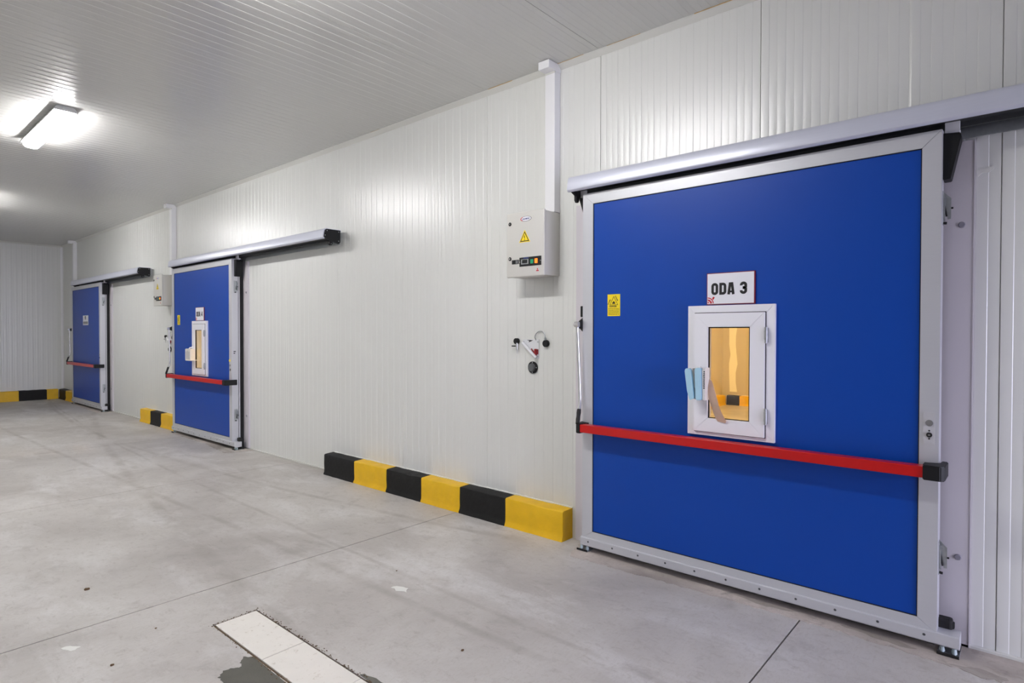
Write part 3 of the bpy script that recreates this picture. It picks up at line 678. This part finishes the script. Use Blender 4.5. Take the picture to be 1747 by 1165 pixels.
tp = ribbon(tl, [(3.755, oy-0.933, 1.375), (3.742, oy-0.942, 1.34), (3.732, oy-0.954, 1.295), (3.730, oy-0.964, 1.25), (3.738, oy-0.974, 1.205), (3.75, oy-0.988, 1.16), (3.757, oy-1.002, 1.125), (3.762, oy-1.008, 1.105)],
    [(0, .010, .004), (0, .019, .006), (0, .025, .006), (.002, .030, .004), (.004, .030, .006), (.004, .034, .008), (.003, .036, .006), (.002, .026, .003)], .0012, 'tape_strip', 'tape')
tp.location = tl; tag(tp, 'loose brown packing tape hanging across the nearest window pane', 'tape')
oy = DOORS[1]; loc = (3.72, oy-.84, 1.33)
pk = empty('handle_packaging', loc, 'white printed cardboard sleeve on the ODA 4 window handle', 'packaging')
MB(loc).box(3.69, 3.765, oy-.745, oy-.945, 1.235, 1.425, .012).build('card_sleeve', 'card', pk)
b = MB(loc)
for yy in (-.79, -.83, -.87, -.91): b.box(3.6885, 3.6905, oy+yy, oy+yy-.012, 1.26, 1.40-R.uniform(0, .05))
b.build('card_print', 'capg', pk)
MB(loc).box(3.66, 3.766, oy-.94, oy-1.12, 1.25, 1.253).build('card_flap', 'card', pk)

# ------------------------------------------------------------------ control boxes
def control_box(yr, label, detail=True):
    """yr: right-hand side of the box"""
    loc = (3.9, yr+.2, 2.14); t = empty('control_box', loc, label, 'control box', 'door control boxes')
    y0, y1, z0, z1 = yr+.395, yr, 2.142, 2.672
    MB(loc).box(3.80, 3.9995, y0, y1, z0+.004, z1-.004, .008).build('box_body', 'boxg', t, True)
    dr = MB(loc).box(3.783, 3.806, y0+.006, y1-.004, z0-.002, z1+.006, .010, 3).build('box_door', 'boxg', t, True)
    X = 3.7825
    for z in (2.588, 2.297):
        k = MB(loc).cyl((3.784, y0-.035, z), (3.778, y0-.035, z), .016, 20, bev=.002).build('latch', 'black', dr, True)
    MB(loc).cyl((3.778, y0-.035, 2.588), (3.776, y0-.035, 2.588), .006, 10).build('latch_slot', 'chrome', dr)
    MB(loc).cyl((3.778, y0-.035, 2.297), (3.776, y0-.035, 2.297), .008, 10).build('latch_slot', 'chrome', dr)
    # electric hazard triangle
    yc, zc = yr+.2, 2.458
    def tri(r, x0, x1, mt, nm, par):
        return MB(loc).prism([(yc, zc+r), (yc+r*.866, zc-r*.5), (yc-r*.866, zc-r*.5)], 'x', x0, x1).build(nm, mt, par)
    tg = tri(.068, X-.0008, X+.001, 'yellow', 'hazard_sign', dr); tg['label'] = 'yellow electric hazard triangle'
    tri(.056, X-.0014, X, 'ink', 'sign_border', tg); tri(.042, X-.002, X-.0006, 'yellow', 'sign_field', tg)
    MB(loc).prism([(yc+.003, zc+.026), (yc+.007, zc+.004), (yc-.001, zc+.007), (yc+.001, zc-.016), (yc+.005, zc-.014), (yc-.001, zc-.022), (yc-.005, zc-.013), (yc-.002, zc-.015), (yc-.006, zc+.014), (yc+.001, zc+.010), (yc-.002, zc+.026)], 'x', X-.0026, X-.0016).build('bolt_symbol', 'ink', tg)
    # oval maker's badge
    yc, zc = yr+.187, 2.615
    el = lambda a, b_, x0, x1, mt, nm, par: MB(loc).prism([(yc+a*math.cos(i*math.pi/16), zc+b_*math.sin(i*math.pi/16)) for i in range(32)], 'x', x0, x1).build(nm, mt, par)
    bd = el(.058, .021, X-.0008, X+.001, 'ink', 'badge', dr); bd['label'] = 'small white oval maker badge'
    el(.054, .0185, X-.0014, X, 'white', 'badge_field', bd)
    MB(loc).prism([(yc+.058*math.cos(a), zc+.021*math.sin(a)) for a in [math.pi*(-.28+.56*i/10) for i in range(11)]]+[(yc+.050*math.cos(a), zc+.016*math.sin(a)) for a in [math.pi*(.28-.56*i/10) for i in range(11)]], 'x', X-.002, X-.0006).build('badge_arc', 'redink', bd)
    MB(loc).text('LADMAR', .0205, X-.0016, yc+.044, zc-.007, 1.0, .0005, .0008, shear=.3).build('badge_lettering', 'blueink', bd)
    # switch strip
    s0, s1 = yr+.255, yr+.025
    sp = MB(loc).box(3.779, 3.7835, s0, s1, 2.225, 2.300, .002).build('switch_panel', 'black', dr)
    MB(loc).box(3.7775, 3.7795, s0-.02, s0-.098, 2.242, 2.283, .001).build('display_bezel', 'silver', sp)
    MB(loc).box(3.7765, 3.778, s0-.031, s0-.087, 2.25, 2.279).build('display', 'screen', sp)
    MB(loc).box(3.778, 3.7795, s0-.045, s0-.10, 2.288, 2.296).build('display_stripe', 'blueink', sp)
    MB(loc).box(3.773, 3.7795, s0-.122, s0-.150, 2.243, 2.277, .002).build('green_switch', 'green', sp, label='green rocker switch')
    MB(loc).box(3.773, 3.7795, s0-.166, s0-.194, 2.243, 2.28, .002).build('amber_switch', 'amber', sp, label='lit amber rocker switch')
    for yy in (s0-.006, s1+.006): MB(loc).cyl((3.779, yy, 2.262), (3.7775, yy, 2.262), .004, 10).build('screw', 'chrome', sp)
    cn = MB(loc).box(3.779, 3.7835, yr+.338, yr+.262, 2.25, 2.285, .002).build('connector_block', 'black', dr)
    b = MB(loc)
    for i in range(3): b.box(3.7782, 3.7795, yr+.295, yr+.268, 2.256+.009*i, 2.260+.009*i)
    b.build('connector_slot', 'silver', cn)
    MB(loc).prism([(yr+.065, 2.205), (yr+.058, 2.190), (yr+.072, 2.190)], 'x', X-.001, X+.001).box(X-.001, X+.001, yr+.078, yr+.052, 2.178, 2.186).build('red_mark', 'redink', dr)
    return t
control_box(2.95, 'beige control box with hazard triangle beside the nearest blue door')
control_box(11.235, 'beige control box half hidden beside the ODA 4 door')
def trunking(yr, zlow, label):
    loc = (WX, yr+.05, zlow); t = empty('cable_trunking', loc, label, 'trunking', 'white cable trunking')
    MB(loc).box(WX-.078, WX-.0005, yr, yr+.098, zlow, CH-.05, .003).build('trunking_channel', 'plastic', t)
    MB(loc).box(WX-.165, WX-.0005, yr-.006, yr+.104, CH-.068, CH-.003, .004).build('trunking_elbow', 'plastic', t)
    MB(loc).box(WX-.079, WX-.07, yr-.0005, yr+.0985, CH-.085, CH-.06, .001).build('trunking_joint', 'trim', t)
    return t
trunking(2.95, 2.67, 'white vertical cable trunking above the control box nearest')
trunking(11.175, 2.67, 'white vertical cable trunking left of the ODA 4 door track')
trunking(17.40, 2.74, 'white vertical cable trunking above the farthest blue door')

# ------------------------------------------------------------------ wall fittings left of each door
def fittings(yl, where):
    y = yl+.912; loc = (WX, y, 1.6)
    t = empty('key_release', loc, 'small black knob with hanging pin on the wall by '+where, 'knob', 'release knobs on the wall')
    MB(loc).cyl((WX, y, 1.605), (WX-.034, y, 1.605), .026, 22, bev=.004).build('knob', 'black', t, True)
    MB(loc).box(WX-.034, WX-.022, y+.045, y+.005, 1.556, 1.566, .002).build('lug', 'black', t)
    MB(loc).cyl((WX-.028, y-.012, 1.59), (WX-.026, y-.014, 1.53), .008, 12).cyl((WX-.026, y-.014, 1.53), (WX-.025, y-.016, 1.495), .005, 10, .002).build('pin', 'chrome', t, True)
    y = yl+.752; loc = (WX, y, 1.54)
    t = empty('alarm_bracket', loc, 'clear triangular bracket with red rod on the wall by '+where, 'bracket', 'triangular wall brackets')
    MB(loc).prism([(y+.095, 1.622), (y-.082, 1.622), (y-.084, 1.46), (y-.07, 1.455), (y+.095, 1.575)], 'x', WX-.008, WX-.0005, .002).build('plate', 'acrylic', t)
    MB(loc).tube([(WX-.028, y+.082, 1.592), (WX-.032, y, 1.523), (WX-.028, y-.068, 1.466)], .013, 12).build('rod', 'acrylic', t, True)
    MB(loc).tube([(WX-.016, y-.005, 1.54), (WX-.016, y-.06, 1.487)], .006, 10).build('red_rod', 'dkred', t, True)
    MB(loc).box(WX-.022, WX-.008, y-.040, y-.062, 1.485, 1.54, .003).box(WX-.018, WX-.008, y-.068, y-.078, 1.495, 1.538, .002).build('red_tab', 'dkred', t)
    MB(loc).prism([(y+.05, 1.617), (y-.02, 1.614), (y+.0, 1.606), (y+.03, 1.596), (y+.022, 1.608)], 'x', WX-.0095, WX-.0075).build('print', 'ink', t)
    for yy, zz in ((y+.085, 1.60), (y-.072, 1.60), (y-.072, 1.475)): MB(loc).cyl((WX-.008, yy, zz), (WX-.012, yy, zz), .006, 10).build('screw', 'galv', t)
    y = yl+.588; loc = (WX, y, 1.59)
    t = empty('cable_plug', loc, 'round black plug with grey cable loop on the wall by '+where, 'plug', 'plugs with cable loops')
    MB(loc).cyl((WX, y, 1.588), (WX-.03, y, 1.588), .03, 24, bev=.004).build('plug', 'black', t, True)
    MB(loc).cyl((WX-.02, y+.002, 1.615), (WX-.02, y+.004, 1.637), .010, 12).build('gland', 'galv', t, True)
    MB(loc).tube([(WX-.02, y+.004, 1.632)]+[(WX-.02+.008*math.sin(a), y+.062-.056*math.cos(a), 1.640+.052*math.sin(a)) for a in [math.pi*i/12 for i in range(13)]]+[(WX-.006, y+.116, 1.615)], .0042, 8).build('cable', 'galv', t, True)
    y = yl+.737; loc = (WX, y, 1.38)
    t = empty('push_button', loc, 'large round grey push button on the wall by '+where, 'button', 'round wall buttons')
    MB(loc).cyl((WX, y, 1.38), (WX-.012, y, 1.38), .052, 32, bev=.002).build('button_ring', 'rubber', t, True)
    MB(loc).cyl((WX-.01, y, 1.38), (WX-.034, y, 1.38), .036, 28, .033, .004).build('button_cap', 'btn', t, True)
    for a in range(4): MB(loc).cyl((WX-.012, y+.043*math.cos(a*math.pi/2), 1.38+.043*math.sin(a*math.pi/2)), (WX-.0145, y+.043*math.cos(a*math.pi/2), 1.38+.043*math.sin(a*math.pi/2)), .006, 10).build('screw', 'galv', t)
M['btn'] = mat('dark grey button', (92, 94, 96), .5)
fittings(DOORS[0], 'the nearest door')
fittings(DOORS[1], 'the ODA 4 door')

# ------------------------------------------------------------------ ceiling lamps
def ceiling_lamp(x, yc, label):
    loc = (x, yc, CH-.1); t = empty('ceiling_lamp', loc, label, 'lamp', 'tube lamps along the corridor ceiling')
    L2 = .77
    MB(loc).prism([(x-.095, CH-.050), (x-.095, CH-.040), (x-.08, CH-.012), (x-.06, CH-.001), (x+.06, CH-.001), (x+.08, CH-.012), (x+.095, CH-.040), (x+.095, CH-.050)], 'y', yc-L2, yc+L2, .003).build('lamp_housing', 'housing', t)
    MB(loc).prism([(x-.072, CH-.049), (x-.074, CH-.07), (x-.066, CH-.092), (x-.045, CH-.106), (x+.045, CH-.106), (x+.066, CH-.092), (x+.074, CH-.07), (x+.072, CH-.049)], 'y', yc-L2+.03, yc+L2-.03, .008).build('diffuser', 'lamp', t, True)
    for s in (-1, 1): MB(loc).box(x-.03, x+.03, yc+s*(L2-.001), yc+s*(L2+.006), CH-.04, CH-.008, .002).build('end_plate', 'housing', t)
    return t
for yc, lab in ((2.9, 'lit tube lamp on the ceiling above the near floor cover'),
                (7.90, 'lit tube lamp on the ceiling at upper left'), (13.0, 'far lit tube lamp just beyond the left edge')):
    ceiling_lamp(1.56, yc, lab)

# ------------------------------------------------------------------ floor cover, puddle, litter
fc = empty('drain_cover', (1.565, 2.7, 0), 'white stone drain cover set in the concrete floor', 'drain cover')
L0 = (1.565, 2.7, 0)
for y0, y1 in ((3.503, 2.952), (2.948, 2.43), (2.427, 1.91)):
    MB(L0).box(1.447, 1.684, y0, y1, -.01, .003, .002).build('cover_plate', 'marble', fc)
b = MB(L0).box(1.436, 1.694, 1.905, 3.512, -.0115, -.006); b.build('drain_channel', 'grime', fc)
cr = MB()
for i in range(260):
    side = R.random(); t = R.uniform(1.95, 3.53); sgn = 1 if side < .65 else -1
    x = (1.69 if sgn > 0 else 1.441)+sgn*abs(R.gauss(0, .012)); r = R.uniform(.0012, .0042)
    cr.ball((x, t, r*.4), r, (1, 1.4, .6), 6)
for i in range(60):
    x = R.uniform(1.44, 1.70); cr.ball((x, 3.51+abs(R.gauss(0, .008)), .001), R.uniform(.001, .0035), (1.3, 1, .6), 6)
o = cr.build('grit', 'grime'); tag(o, 'brown grit crumbled along the edges of the white drain cover', 'grit', kind='stuff')
pd = ragged('puddle', [(1.433, 3.02), (1.40, 3.05), (1.37, 3.02), (1.35, 2.97), (1.31, 2.99), (1.27, 3.0), (1.235, 2.96), (1.23, 2.90), (1.20, 2.84), (1.19, 2.6), (1.24, 2.2), (1.433, 2.0)], 0, .0009, 'wet', None, .006, 4)
origin(pd, (1.33, 2.6, 0)); tag(pd, 'dark wet patch on the concrete beside the drain cover', 'puddle')
pd = ragged('puddle', [(1.697, 2.47), (1.72, 2.45), (1.735, 2.38), (1.74, 2.2), (1.70, 2.0)], 0, .0009, 'wet', None, .006, 4)
origin(pd, (1.71, 2.2, 0)); tag(pd, 'narrow dark wet patch right of the drain cover', 'puddle')
def chip(x, y, r, label, mt='grime', sc3=(1.3, 1, .6)):
    b = MB().ball((x, y, r*.4), r, sc3, 8)
    for v in b.bm.verts: v.co += Vector((R.uniform(-1, 1), R.uniform(-1, 1), R.uniform(-.5, .5)))*r*.22; v.co.z = max(v.co.z, 0)
    o = b.build('concrete_chip', mt); origin(o, (x, y, 0)); tag(o, label, 'debris', 'small debris on the floor')
for x, y, r, lab in ((2.187, 2.243, .008, 'small brown crumb on bare concrete right of the drain cover'), (1.10, 4.62, .013, 'dark lump on the floor at the left edge near the joint'),
                     (.93, 3.47, .008, 'dark pebble on the floor at lower left'), (1.21, 3.72, .005, 'tiny dark sliver on the floor left of the drain cover'), (2.62, 3.35, .005, 'dark speck on the floor below the long kerb')):
    chip(x, y, r, lab)
